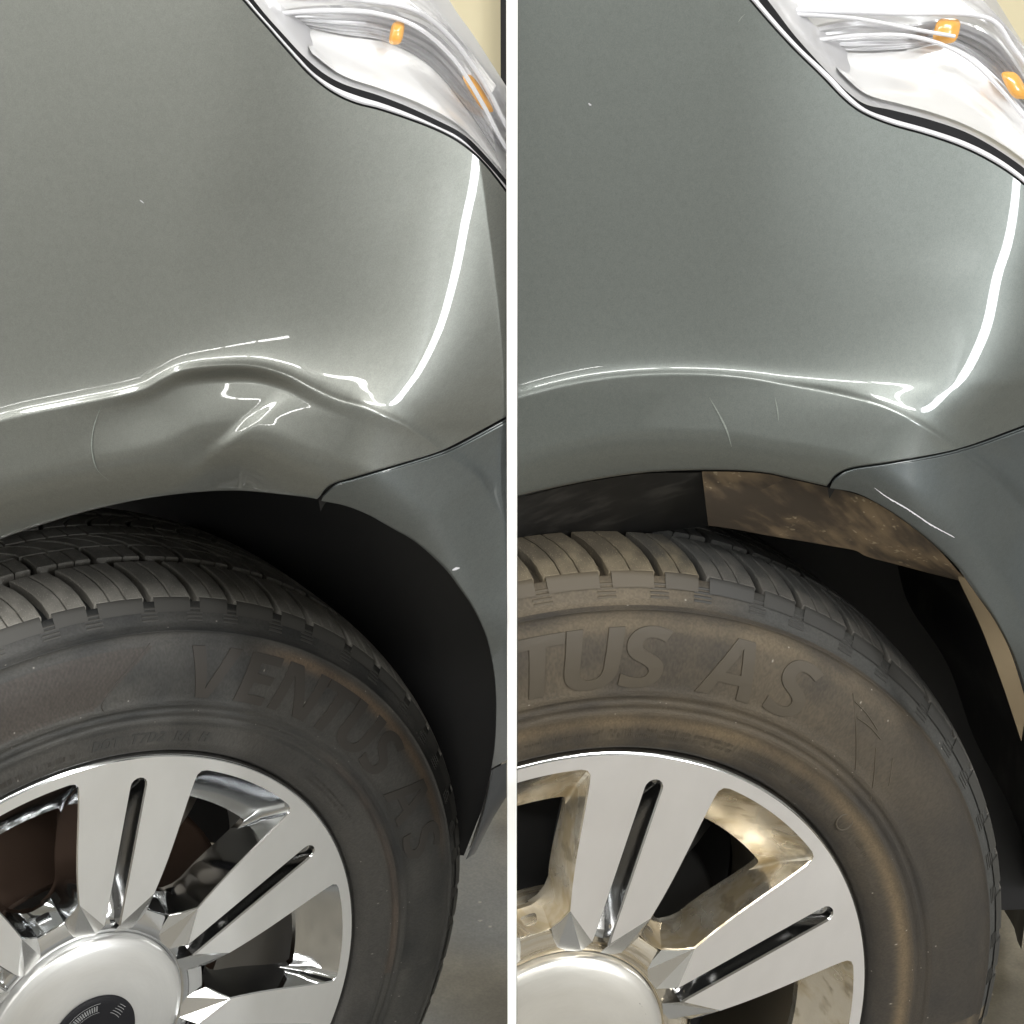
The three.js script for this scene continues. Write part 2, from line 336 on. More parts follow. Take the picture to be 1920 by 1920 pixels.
  const barrel = lat([[0.1965, -0.029], [0.199, -0.05], [0.205, -0.10], [0.212, -0.17], [0.226, -0.2]].map(([r, z]) => new THREE.Vector2(r, z)), 128);
  const hub = lat([[0.0805, -0.014], [0.083, -0.0112], [0.090, -0.0115], [0.1005, -0.0125], [0.1025, -0.014], [0.112, -0.034], [0.112, -0.05]].map(([r, z]) => new THREE.Vector2(r, z)), 128);
  return { face: rims, wall: walls[0], slot: mergeGeometries(slots), facets, lip, barrel, hub };
}
function lathe(pts, seg) { const g = new THREE.LatheGeometry(pts.map(([r, z]) => new THREE.Vector2(r, z)), seg); g.rotateX(Math.PI / 2); return g; }
const RIM = buildRim();
// tyre section, from the bead out over the shoulder to the inner side: [radius, z]
const sideProf = [[0.2395, -0.010], [0.2412, -0.0045], [0.2435, 0.0005], [0.2470, 0.0045], [0.2530, 0.0066], [0.2640, 0.0082], [0.2700, 0.0088], [0.2722, 0.0106], [0.2738, 0.0089], [0.2770, 0.0090], [0.2790, 0.0111], [0.2806, 0.0092], [0.2838, 0.0096], [0.2862, 0.0122], [0.2884, 0.0100], [0.2950, 0.0102], [0.3060, 0.0099], [0.3170, 0.0086], [0.3270, 0.0062], [0.3340, 0.0036], [0.3385, 0.0014], [0.3408, 0.0030], [0.3418, 0.0028], [0.3432, -0.0008], [0.3470, -0.0034], [0.3530, -0.0074], [0.3590, -0.0108]];
const crown = (z) => { const t = Math.min(1, Math.abs(z + 0.111) / 0.1); return 0.3755 - 0.0145 * Math.pow(t, 3.2); };
const DEEP = 0.0085;
const tyreProf = [...sideProf, [0.3585 - 0.003, -0.0135], ...[-0.03, -0.055, -0.08, -0.111, -0.14, -0.165, -0.19].map((z) => [crown(z) - DEEP, z]), [0.352, -0.209], [0.335, -0.222], [0.30, -0.232], [0.25, -0.220], [0.226, -0.205]];
function sideZ(r) { for (let i = 1; i < sideProf.length; i++) if (r <= sideProf[i][0]) { const a = sideProf[i - 1], b = sideProf[i]; return lerp(a[1], b[1], (r - a[0]) / (b[0] - a[0])); } return -0.0108; }

// one tread block: angles relative to its own start (degrees), axial range, slant (degrees across the width), cut into pieces by sipes
function blockGeo(z0, z1, span, slant, sipes, over, notch = 0) {
  const cuts = [0, ...sipes, 1], parts = [], gap = 0.14;
  for (let k = 0; k + 1 < cuts.length; k++) {
    const a0 = cuts[k] * span + (k ? gap / 2 : 0), a1 = cuts[k + 1] * span - (k + 2 < cuts.length ? gap / 2 : 0);
    const nz = 4, top = [], bot = [];
    const zs = []; for (let i = 0; i <= nz; i++) zs.push(lerp(z0, z1, i / nz));
    const rowsT = [], na = 2;
    const P = (a, z, dr) => { const t = (z - z0) / (z1 - z0), r = crown(z) + dr; return pol(r, a + slant * t * t, z); };
    const loops = [];
    const ring = (dr, ins) => { const L = []; const A0 = a0 + ins * 0.16, A1 = a1 - ins * 0.16, Z = (z) => lerp(z, (z0 + z1) / 2, ins * 0.03);
      for (let i = 0; i <= nz; i++) L.push(P(A0, Z(zs[i]), dr)); for (let i = nz; i >= 0; i--) L.push(P(A1, Z(zs[i]), dr)); return L; };
    const wall = loft([ring(-DEEP - 0.001, 0), ring(-0.0007, 0), ring(0, 1)]);
    const pos = []; const R = ring(0, 1), n = R.length;
    const cap = loft([R.slice(0, nz + 1), R.slice(nz + 1).reverse()], false);
    for (const g of [wall, cap]) { const p = g.attributes.position, uv = g.attributes.uv; for (let i = 0; i < p.count; i++) uv.setXY(i, p.getY(i) * 4, p.getZ(i) * 4 + p.getX(i) * 4); parts.push(creased(g, 35)); }
  }
  return mergeGeometries(parts.map((g) => { const q = new THREE.BufferGeometry(); for (const n of ['position', 'normal', 'uv']) q.setAttribute(n, g.attributes[n]); return q; }));
}
function buttressGeo(span) {              // flank of a shoulder block running down onto the sidewall
  const at = [[-0.0127, 0.0004], [-0.0112, -0.0004], [-0.0098, -0.0024], [-0.0072, -0.0066], [-0.0058, -0.0085]];
  return creased(loft([0.04, 0.5, 0.96].map((q) => at.map(([z, d]) => pol(0.3606 + d + 0.0006, q * span, z))), false), 40);
}
const font = await new FontLoader().loadAsync('fonts/droid/droid_sans_bold.typeface.json');
function letterGeo(ch, size, rMid, deg, height, skew = 0, widen = 1) {   // raised letter bent round the sidewall
  const shapes = font.generateShapes(ch, 1), bb = new THREE.Box3();
  let g = new THREE.ExtrudeGeometry(shapes, { depth: 0.4, bevelEnabled: false, curveSegments: 5 });
  if (size > 0.02) g = new TessellateModifier(0.13, 7).modify(g);
  g.computeBoundingBox(); bb.copy(g.boundingBox);
  const cx = (bb.min.x + bb.max.x) / 2, h = 0.72, p = g.attributes.position;
  for (let i = 0; i < p.count; i++) {
    const x = (p.getX(i) - cx) * size / h * widen + skew * (p.getY(i) / h - 0.5) * size, y = (p.getY(i) / h - 0.5) * size, z = p.getZ(i);
    const r = rMid + y, a = deg - x / rMid * 180 / Math.PI, q = pol(r, a, sideZ(r) + (z > 0.2 ? height : -0.0006));
    p.setXYZ(i, q.x, q.y, q.z);
  }
  return creased(g, 25);
}

// ------------------------------------------------------------ tyre surface textures: u = angle / 360, v along the section
function tyreTex(kind) {
  const seg = tyreProf.length - 1;
  return dataTex(2048, 256, (u, v) => {
    const f = v * seg, i = Math.min(seg - 1, Math.floor(f)), r = lerp(tyreProf[i][0], tyreProf[i + 1][0], f - i), side = f < 27.5;
    const ang = u * 360, n = fbm(u, v * 0.2, 40, 5), st = fbm(u * 0.5, v, 16, 4), fine = hash((u * 2048) | 0, (v * 256) | 0), pt = fbm(u, v * 0.3, 12, 4);
    let c;
    if (kind === 0) {
      c = mixc([0.022, 0.023, 0.023], [0.066, 0.063, 0.057], sstep(0.32, 0.72, 0.4 * n + 0.3 * pt + 0.3 * st));
      const ring = Math.exp(-Math.pow((r - 0.332) / 0.0045, 2)) * sstep(15, 30, ang) * (1 - sstep(66, 80, ang));
      c = mixc(c, [0.17, 0.115, 0.07], ring * (0.35 + 0.55 * n));
      const low = Math.exp(-Math.pow((r - 0.276) / 0.004, 2)) * (1 - sstep(40, 60, ang)); c = mixc(c, [0.11, 0.08, 0.06], low * 0.6 * n * 1.5);
      if (r > 0.290 && r < 0.3315 && ang < 180 && ang > 91.5 + (0.3315 - r) / 0.0415 * 8.5) { const hatch = 0.5 + 0.5 * Math.sin((ang * 9 + r * 5200)); c = mixc(c, [0.040 + 0.016 * hatch, 0.033 + 0.012 * hatch, 0.028 + 0.01 * hatch], 0.75); }
      if (r < 0.268) c = mixc(c, [0.066, 0.061, 0.055], 0.4);
    } else {
      const dust = sstep(0.25, 0.75, 0.45 * n + 0.35 * pt + 0.2 * st) * lerp(0.3, 1, sstep(15, 80, ang));
      c = mixc([0.018, 0.016, 0.014], [0.078, 0.061, 0.039], dust);
      const amb = Math.exp(-Math.pow((r - 0.2655) / 0.0055, 2)); c = mixc(c, [0.125, 0.09, 0.05], amb * (0.3 + 0.6 * n));
      const amb2 = Math.exp(-Math.pow((r - 0.332) / 0.005, 2)) * sstep(40, 80, ang); c = mixc(c, [0.11, 0.085, 0.052], amb2 * (0.3 + 0.6 * n));
      if (r > 0.343) { c = mixc(c, [0.045, 0.046, 0.044], (1 - sstep(70, 86, ang)) * 0.85); c = mixc(c, [0.15, 0.12, 0.08], sstep(76, 90, ang) * (0.25 + 0.6 * pt)); }
    }
    const k = 0.78 + 0.44 * fine; if (fine > 0.9985 && n > 0.5) c = [0.3, 0.28, 0.25]; return S(c[0] * k, c[1] * k, c[2] * k);
  }, true);
}
const treadTex = (kind) => dataTex(256, 256, (u, v) => { const n = fbm(u, v, 6, 5), g = hash((u * 256) | 0, (v * 256) | 0);
  const [a, b, s] = kind === 0 ? [[0.17, 0.162, 0.145], [0.27, 0.257, 0.23], [0.42, 0.40, 0.36]] : kind === 1 ? [[0.075, 0.062, 0.043], [0.16, 0.132, 0.088], [0.26, 0.22, 0.15]] : kind === 2 ? [[0.05, 0.05, 0.047], [0.10, 0.094, 0.084], [0.15, 0.14, 0.12]] : [[0.05, 0.046, 0.038], [0.15, 0.125, 0.085], [0.2, 0.17, 0.12]];
  let c = mixc(a, b, sstep(0.3, 0.7, n)); if (g > 0.985) c = s; const k = 0.9 + 0.2 * g; return S(c[0] * k, c[1] * k, c[2] * k); }, true);
const treadMat = [0, 1, 2, 3].map((k) => { const t = treadTex(k); t.repeat.set(3, 3); return new THREE.MeshPhysicalMaterial({ color: rgb(1, 1, 1), map: t, roughness: 0.8 }); });
const smear = dataTex(512, 512, (u, v) => { const n = fbm(u, v, 5, 5), m = fbm(u * 0.5, v, 40, 3); const k = 0.94 + 0.09 * (n - 0.5) + 0.05 * (m - 0.5); return [k, k, k * 0.995]; });
const smearRough = dataTex(512, 512, (u, v) => { const n = fbm(u + 0.3, v, 6, 5), m = fbm(u, v, 60, 2); const k = 0.78 + 0.34 * (n - 0.5) + 0.1 * (m - 0.5); return [k, k, k]; });
function alloyMat(r, g, b, rough) { const m = new THREE.MeshPhysicalMaterial({ color: rgb(r, g, b), metalness: 0.72, roughness: rough / 0.78, map: smear.clone(), roughnessMap: smearRough.clone() }); m.map.repeat.set(2.3, 2.3); m.roughnessMap.repeat.set(3.1, 3.1); return m; }
const slotMat = new THREE.MeshPhysicalMaterial({ color: rgb(0.5, 0.5, 0.5), metalness: 1, roughness: 0.16 });
const chromeSoft = new THREE.MeshPhysicalMaterial({ color: rgb(0.66, 0.66, 0.65), metalness: 0.9, roughness: 0.22 });
const chrome = new THREE.MeshPhysicalMaterial({ color: rgb(0.66, 0.67, 0.68), metalness: 1, roughness: 0.1 });
const dirtTex = dataTex(512, 512, (u, v) => { const n = fbm(u, v, 5, 4), m = fbm(u * 0.4, v, 30, 3), t = sstep(0.3, 0.72, 0.7 * n + 0.3 * m);
  let c = mixc([0.66, 0.62, 0.54], [0.47, 0.39, 0.26], t); c = mixc(c, [0.24, 0.20, 0.14], sstep(0.62, 0.8, fbm(u + 0.2, v + 0.4, 9, 4)) * 0.6); return S(...c); }, true);
const dirtRough = dataTex(256, 256, (u, v) => { const n = fbm(u, v, 5, 4); const k = lerp(0.14, 0.40, sstep(0.3, 0.72, n)); return [k, k, k]; });
const dirtyChrome = new THREE.MeshPhysicalMaterial({ color: rgb(1, 1, 1), map: dirtTex, metalness: 0.85, roughness: 1, roughnessMap: dirtRough });
dirtTex.repeat.set(2.2, 2.2); dirtRough.repeat.set(2.2, 2.2);

// ------------------------------------------------------------ one car corner
function buildCar(o) {
  const K = 0.0004, side = o.side, LIM = 0.0035 * side;
  const car = new THREE.Group(); car.name = numbered('car'); scene.add(car);
  tag(car, o.label, 'car', 'cars with a metallic grey green front fender');
  // wheel pose
  const ca = Math.cos(o.pitch), n = camToWorld(Math.sin(o.yaw) * ca, Math.sin(o.pitch), Math.cos(o.yaw) * ca).normalize();
  const ncam = V(Math.sin(o.yaw) * ca, Math.sin(o.pitch), Math.cos(o.yaw) * ca), ucam = V(0, 1, 0).cross(ncam).normalize(), vcam = ncam.clone().cross(ucam);
  const u = camToWorld(ucam.x, ucam.y, ucam.z), v = camToWorld(vcam.x, vcam.y, vcam.z);
  const C = camToWorld(...o.C).multiplyScalar(o.scale).add(EYE);
  const WM = new THREE.Matrix4().makeBasis(u, v, n).scale(V(o.scale, o.scale, o.scale)).setPosition(C);
  const base = V(C.x, 0, C.z); car.position.copy(base);
  const toCar = new THREE.Matrix4().makeTranslation(-base.x, -base.y, -base.z);
  // body plane
  const B = V(Math.sin(o.bodyYaw), 0, Math.cos(o.bodyYaw)), O = C.clone().addScaledVector(B, o.proud), OB = O.clone().sub(EYE).dot(B);
  const at = (px, py, w) => { const d = pixDir(px, py); return EYE.clone().addScaledVector(d, (OB + w) / d.dot(B)); };
  const put = (name, g, m, parent = car) => {        // world geometry -> child of the car, cut at the board
    if (!g.attributes.normal) g.computeVertexNormals();
    g = clipX(g, LIM, side); if (!g) return null;
    g.applyMatrix4(toCar); return mesh(name, g, m, parent);
  };
  const ox = o.ox, shift = (a) => a.map(([x, y]) => [x, y]);
  const crease = new Curve2(o.crease), lip = new Curve2(o.lip, 300), seam = new Curve2(o.seam), head = new Curve2(o.head), lens0 = new Curve2(o.lens), streak = new Curve2(o.streak);
  const smin = (a, b, k) => { const h = Math.max(k - Math.abs(a - b), 0) / k; return Math.min(a, b) - h * h * k / 4; };
  const profile = (x, y, d) => {          // lean of the panel, flare to the crease, band below it
    const dm = d * K, up = dm > 0 ? -o.lean * dm - o.flare * (1 - Math.exp(-dm / 0.035)) - 0.0021 * (1 - Math.exp(-dm / 0.0040)) : -(o.lean + o.flare / 0.035 + 0.525) * dm;
    const e = -dm, dn = e > 0 ? 0.10 * e - 10 * Math.pow(Math.max(0, e - 0.040), 2) : 0.10 * e;
    return smin(up, dn, 0.0011);
  };
  const broad = (x, y, d) => { const dm = d * K; return dm > 0 ? -o.lean * dm - o.flare * (1 - Math.exp(-dm / 0.035)) : -(o.lean + o.flare / 0.035) * dm; };
  // the nose: along one line the panel faces n(az, el); it bends towards the front on both sides of that line
  const yA = -220, yB = 1180, nY = 280, ridgeD = [], ridgeT = [];
  {
    const ys = []; for (let i = 0; i <= nY; i++) ys.push(lerp(yB, yA, i / nY));
    let p = null;
    for (let i = 0; i <= nY; i++) {
      const y = ys[i], x = streak.xOf(y), k = sstep(300, 770, y), az = lerp(o.noseAz[0], o.noseAz[1], k), el = lerp(o.noseEl[0], o.noseEl[1], Math.max(0, Math.min(1, (y - 300) / 470)));
      const nn = V(Math.sin(az) * Math.cos(el), Math.sin(el), Math.cos(az) * Math.cos(el));
      const hit = (px, py) => { const d = pixDir(px, py), t = p.clone().sub(EYE).dot(nn) / d.dot(nn); return EYE.clone().addScaledVector(d, t).sub(EYE).dot(B) - OB; };
      const P0 = broad(x, y, crease.dist(x, y));
      if (i === 0) p = at(x, y, P0 + 0.004); else { const w = hit(x, y); p = at(x, y, w); }
      const w0 = p.clone().sub(EYE).dot(B) - OB, dw = (hit(x + 4, y) - hit(x - 4, y)) / 8, dP = (broad(x + 4, y, crease.dist(x + 4, y)) - broad(x - 4, y, crease.dist(x - 4, y))) / 8;
      const t = Math.max(0.02, -(dw - dP) / K); ridgeT[nY - i] = t; ridgeD[nY - i] = w0 - P0 + t * o.bend;
    }
    const D7 = ridgeD[Math.round((720 - yA) / (yB - yA) * nY)]; for (let i = 0; i <= nY; i++) ridgeD[i] -= D7 - 0.003;
    if (o.log) console.log('ridge', ridgeD.filter((_, i) => i % 20 === 0).map((q) => q.toFixed(3)).join(' '), '|', ridgeT.filter((_, i) => i % 20 === 0).map((q) => q.toFixed(2)).join(' '));
  }
  const tab = (T, y) => { const f = Math.min(nY, Math.max(0, (y - yA) / (yB - yA) * nY)), i = Math.min(nY - 1, Math.floor(f)); return lerp(T[i], T[i + 1], f - i); };
  function wf(x, y) {
    const ye = y < 740 ? y : 740 + 110 * (1 - Math.exp(-(y - 740) / 110));
    const d = crease.dist(x, y), q = x - streak.xOf(y), qm = q * K, t = tab(ridgeT, ye);
    const N = qm < 0 ? -t * o.bend * Math.exp(qm / o.bend) : -t * o.bend - t * qm - o.curl * qm * qm / (1 + 7 * qm);
    const Dy = tab(ridgeD, ye);
    let w = profile(x, y, d) + Dy * sstep(-540, 0, q) + N;
    if (o.dent) w += o.dent(x, y, d);
    return w;
  }
  const along = V(B.z, 0, -B.x), inPlane = (p, k = 1) => { const q = p.clone().sub(base), a = q.dot(along), b = q.y; return [(a * 0.8 + b * 0.6 + q.dot(B) * 0.5) * k, (b * 0.8 - a * 0.6 + q.dot(B) * 0.3) * k]; };   // metres along the panel
  const pv = (x, y, w) => { const p = at(x, y, w); p.uv = inPlane(p); return p; };
  // fender
  {
    const xs = []; for (let x = o.x0; x <= o.x1; x += 5) xs.push(x);
    const N1 = 90, N2 = 46, rows = N1 + N2 + 2, g = grid(xs.length - 1, rows, (a, b, i, j) => {
      const x = xs[i], yt = x < o.headX0 ? -200 : Math.max(-200, head.y(x)), yb = x < o.seamX ? lip.y(x) : seam.y(x), yc = Math.min(crease.y(x), yb);
      let y, back = 0, raise = 0;
      if (j <= N1) { const t = j / N1; y = lerp(yt, yc, 1 - Math.pow(1 - t, 2.2)); }
      else if (j <= N1 + N2) { const t = (j - N1) / N2; y = lerp(yc, yb, Math.pow(t, 1.25)); }
      else { y = yb; back = (j - N1 - N2) === 1 ? 0.004 : 0.016; }
      return pv(x, y, wf(x, y) - back);
    });
    const f = put('fender', g, o.paint, car); if (o.fenderLabel) f.userData.label = o.fenderLabel;
  }
  // bumper cover, from the arch edge out to the seam and round the front
  {
    const A = new Curve2(o.bumperIn, 300), Bc = new Curve2(o.bumperOut, 300), nu = 150, nv = 56;
    const g = grid(nu, nv + 2, (a, b, i, j) => {
      const p = A.at(i / nu), q = Bc.at(i / nu), t = Math.max(0, (j - 2)) / nv, x = lerp(p[0], q[0], t), y = lerp(p[1], q[1], t);
      const back = j === 0 ? 0.018 : j === 1 ? 0.005 : 0;
      return pv(x, y, wf(x, y) - back - (j === nv + 2 ? 0.002 : 0) + 0.0005);
    });
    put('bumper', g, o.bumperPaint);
    // rolled upper edge of the bumper along the seam
    const sc = new Curve2(o.bumperOut.slice(0, o.seamCount)), g2 = grid(120, 8, (a, b) => { const p = sc.at(a), th = b * Math.PI * 0.9; return pv(p[0], p[1] - 0.5 + 3.2 * (1 - Math.sin(th)) - 3, wf(p[0], p[1]) - 0.0020 + 0.0022 * Math.cos(th)); });
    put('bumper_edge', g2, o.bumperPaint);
  }
  // dark structure behind the panel gaps
  {
    const sc = new Curve2(o.seam), g = grid(60, 2, (a, b) => { const p = sc.at(a); return at(p[0] - 4 + 8 * b, p[1] - 22 + 44 * b, wf(p[0], p[1]) - 0.022); });
    put('panel_support', g, black);
  }
  // wheel arch liner: tunnel behind the lip
  {
    const pts = new Curve2(o.arch, 300), g = grid(180, 26, (a, b) => {
      const p = pts.at(a), q = at(p[0], p[1], wf(Math.min(p[0], 1e4), p[1]) - 0.014);
      const rib = 0.004 * Math.sin(a * 70) * sstep(0.1, 0.4, b), c = C.clone(); const inn = q.clone().addScaledVector(B, -0.40 * b);
      const rad = V(inn.x - c.x, inn.y - c.y, 0).normalize(); inn.addScaledVector(rad, 0.018 * sstep(0, 0.15, b) - 0.05 * b + rib); inn.uv = [a * 6, b * 2]; return inn;
    });
    put('arch_liner', g, linerMat);
    const [ix0, ix1, iy0, iy1] = o.inner, back = new THREE.ShapeGeometry(new THREE.Shape([[ix0, iy0], [ix1 - 0.045, iy0], [ix1 - 0.018, iy0 + 0.08], [ix1, iy0 + 0.17], [ix1, iy1], [ix0, iy1]].map(([x, y]) => new THREE.Vector2(x - (ix0 + ix1) / 2, y - (iy0 + iy1) / 2)))); const m = new THREE.Matrix4().makeBasis(V(B.z, 0, -B.x), V(0, 1, 0), B).setPosition(O.clone().addScaledVector(B, -0.38).addScaledVector(V(B.z, 0, -B.x), (ix0 + ix1) / 2).setY((iy0 + iy1) / 2)); back.applyMatrix4(m); put('inner_panel', back, black);
  }
  for (const s of o.strips || []) {       // exposed dirty edges of the liner
    const A = new Curve2(s.a), Bc = new Curve2(s.b), g = grid(100, 14, (a, b) => { const p = A.at(a), q = Bc.at(a), x = lerp(p[0], q[0], b), y = lerp(p[1], q[1], b);
      const w = lerp(s.w[0], s.w[1], b) + (s.bulge || 0) * Math.sin(b * Math.PI) + 0.003 * Math.sin(a * 9 + b * 2); const r = at(x, y, w + o.archW); r.uv = inPlane(r, 7); return r; });
    const m = put(s.name, g, s.mat); if (m && s.label) m.userData.label = s.label;
  }
  // lower valance under the bumper
  if (o.valance) {
    const A = new Curve2(o.valance[0]), Bc = new Curve2(o.valance[1]);
    const g = grid(40, 14, (a, b, i, j) => { const p = A.at(a), q = Bc.at(a), t = Math.max(0, j - 2) / 12; return pv(lerp(p[0], q[0], t), lerp(p[1], q[1], t), o.archW - 0.004 - 0.012 * t * t - (j === 0 ? 0.03 : j === 1 ? 0.004 : 0)); });
    put('lower_valance', g, o.valanceMat);
  }
  // scratches and chips in the paint
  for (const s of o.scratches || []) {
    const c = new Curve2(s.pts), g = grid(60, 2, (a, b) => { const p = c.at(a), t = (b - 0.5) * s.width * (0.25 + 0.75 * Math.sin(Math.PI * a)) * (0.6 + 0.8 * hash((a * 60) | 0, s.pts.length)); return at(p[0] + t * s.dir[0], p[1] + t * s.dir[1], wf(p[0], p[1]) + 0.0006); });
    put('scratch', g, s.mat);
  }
  // ---------------- headlight
  {
    const hl = new THREE.Group(); hl.name = 'headlight'; car.add(hl);
    const rib = (name, A, Bc, wa, wb, m, dome = 0) => put(name, grid(140, 8, (a, b) => { const p = A.at(a), q = Bc.at(a), x = lerp(p[0], q[0], b), y = lerp(p[1], q[1], b); return pv(x, y, wf(x, y) + lerp(wa, wb, b) + dome * Math.sin(Math.PI * b)); }), m, hl);
    const off = (c, d) => new Curve2(Array.from({ length: 30 }, (_, i) => { const p = c.at(i / 29), q = c.at(Math.min(1, i / 29 + 0.01)), r = c.at(Math.max(0, i / 29 - 0.01)); const tx = q[0] - r[0], ty = q[1] - r[1], l = Math.hypot(tx, ty); return [p[0] + ty / l * d, p[1] - tx / l * d]; }));
    rib('gap_seal', off(head, -1), off(head, 6), -0.007, -0.007, gasket);
    const trimIn = new Curve2(o.trimIn);
    rib('lens_edge', off(head, 4), trimIn, -0.0022, -0.003, trimWhite, 0.0012);
    rib('gasket', trimIn, lens0, -0.006, -0.006, gasket);
    const sil = new Curve2(o.sil), top = -170;
    // lens: from its lower edge across to the far silhouette
    const lw = (x, y, f) => wf(x, y) - 0.003 - 0.055 * f - 0.03 * Math.pow(f, 4);
    put('lens', grid(90, 60, (a, b) => { const p = lens0.at(a), q = sil.at(a), x = lerp(p[0], q[0], b), y = lerp(p[1], q[1], b); return pv(x, y, lw(x, y, b)); }), lensMat, hl);
    // housing and stepped reflector behind the lens
    put('housing', grid(90, 60, (a, b) => { const p = lens0.at(a), q = sil.at(a), x = lerp(p[0], q[0], b), y = lerp(p[1], q[1], b); const dp = 0.006 + 0.055 * sstep(0, 0.35, b) + 0.006 * Math.sin(b * 26) * sstep(0.2, 0.4, b); return pv(x, y, lw(x, y, b) - dp); }), housingMat, hl);
    for (const r of o.reflectors) { const A = new Curve2(r.a), Bc = new Curve2(r.b); put('reflector', grid(60, 24, (a, b) => { const p = A.at(a), q = Bc.at(a), x = lerp(p[0], q[0], b), y = lerp(p[1], q[1], b); const st = r.steps ? 0.003 * ((b * r.steps) % 1) : 0.0016 * Math.abs(Math.sin(a * 11 + 1.3 * Math.sin(b * 5))) * Math.sin(Math.PI * b) + 0.0012 * Math.sin(b * 9 + a * 3); return pv(x, y, wf(x, y) + lerp(r.w[0], r.w[1], b) - 0.055 * (r.tilt ?? 0) - r.bowl * Math.sin(Math.PI * b) * Math.sin(Math.PI * a) + st); }), r.mat === 'h' ? housingMat : reflectorMat, hl); }
    for (const r of o.ambers) { const g = grid(20, 12, (a, b) => { const th = a * Math.PI * 2, ra = Math.pow(b, 0.8), cx = Math.sign(Math.cos(th)) * Math.pow(Math.abs(Math.cos(th)), 0.6) * ra / 2, cy = Math.sign(Math.sin(th)) * Math.pow(Math.abs(Math.sin(th)), 0.6) * ra / 2, x = r[0] + cx * r[2] + cy * r[4], y = r[1] + cy * r[3]; return pv(x, y, wf(x, y) - r[5] + 0.004 * (1 - ra * ra * ra)); }); put('amber_reflector', g, amber, hl); }
    for (const t of o.tubes) { const c = new THREE.CatmullRomCurve3(t.pts.map(([x, y]) => at(x, y, wf(x, y) + t.w))); put('trim_bead', new THREE.TubeGeometry(c, 60, t.r, 10), trimWhite, hl); }
  }
  // ---------------- wheel
  const wheel = new THREE.Group(); wheel.name = 'wheel'; car.add(wheel);
  const localM = toCar.clone().multiply(WM); localM.decompose(wheel.position, wheel.quaternion, wheel.scale);
  const WMi = WM.clone().invert();
  const wput = (name, g, m, rotDeg = 0) => {          // wheel-local geometry; only geometry that crosses the board is cut
    g.computeBoundingBox(); let cross = false; const M = WM.clone().multiply(new THREE.Matrix4().makeRotationZ(rotDeg * Math.PI / 180)), bb = g.boundingBox;
    let allOut = true;
    for (const x of [bb.min.x, bb.max.x]) for (const y of [bb.min.y, bb.max.y]) for (const z of [bb.min.z, bb.max.z]) { const q = V(x, y, z).applyMatrix4(M); if ((q.x - LIM) * side < 0) cross = true; else allOut = false; }
    if (allOut) return null;
    if (!cross) { const k = mesh(name, g, m, wheel); k.rotation.z = rotDeg * Math.PI / 180; return k; }
    let w = g.clone(); w.applyMatrix4(M); w = clipX(w, LIM, side); if (!w) return null; w = w.clone ? w : w; w.applyMatrix4(WMi); return mesh(name, w, m, wheel);
  };
  const alloyM = o.alloy, wallM = o.wallMat, sp = o.spoke;
  const rg = (g) => { const q = g.clone(); q.rotateZ(sp * Math.PI / 180); return q; };
  wput('rim_face', rg(RIM.face), alloyM);
  for (let s = 0; s < NSP; s++) { const a = sp + s * PER; wput('window_wall', RIM.wall, wallM, a); wput('spoke_slot', RIM.slot, slotMat, a); for (const f of RIM.facets) wput('spoke_facet', f, chromeSoft, a); }
  wput('rim_lip', RIM.lip, chrome); wput('barrel', RIM.barrel, o.barrelMat); wput('hub', RIM.hub, wallM);
  wput('centre_cap', lathe([[0.0001, 0.0022], [0.03, 0.0017], [0.055, 0.0000], [0.072, -0.0032], [0.0782, -0.0062], [0.0800, -0.0090], [0.0800, -0.016]].reverse(), 96), o.capMat);
  if (o.emblem) {
    const e = wput('emblem', lathe([[0.0001, 0.0052], [0.028, 0.0050], [0.0335, 0.0044], [0.0345, 0.0018]].reverse(), 64), gasket);
    const arc = (r0, r1, a0, a1, z) => { const sh = []; for (let i = 0; i <= 24; i++) sh.push([pol(r0, lerp(a0, a1, i / 24), z), pol(r1, lerp(a0, a1, i / 24), z)]); return flat(loft([sh.map((q) => q[0]), sh.map((q) => q[1])], false)); };
    const marks = []; for (let k = 0; k < 13; k++) { const a = 96 + k * 4.2; marks.push(arc(0.0235, 0.0285, a, a + 2.6, 0.0057)); } marks.push(arc(0.0298, 0.0304, 92, 150, 0.0057), arc(0.0218, 0.0223, 92, 150, 0.0057));
    for (let k = 0; k < 5; k++) marks.push(arc(0.0215 + k * 0.0022, 0.0221 + k * 0.0022, 38 + k * 2, 66 - k * 2, 0.0057));
    wput('emblem_lettering', mergeGeometries(marks), chrome);
  }
  wput('tyre', (() => { const g = lathe([...tyreProf].reverse(), 384); const uv = g.attributes.uv, p = g.attributes.position; for (let i = 0; i < uv.count; i++) { let a = Math.atan2(p.getY(i), p.getX(i)) / (2 * Math.PI); if (a < 0) a += 1; const k = Math.floor(i / tyreProf.length); uv.setX(i, (k === 0 || k === 384) ? uv.getX(i) : a); uv.setY(i, 1 - uv.getY(i)); } fixSeam(g, tyreProf.length); return g; })(), o.tyreMat);
  // tread: six ribs of blocks round the part of the tyre that shows
  const kindAt = o.treadKind, starts = [];
  { const pitches = [5.1, 6.9, 5.3, 7.4, 6.2, 8.2, 6.5, 5.2, 7.0, 6.0]; let a = 150, i = 0; while (a > -40) { const p = pitches[i++ % pitches.length]; starts.push([a - p, p]); a -= p; } }
  const cache = {};
  const blk = (key, ...args) => cache[key] || (cache[key] = blockGeo(...args));
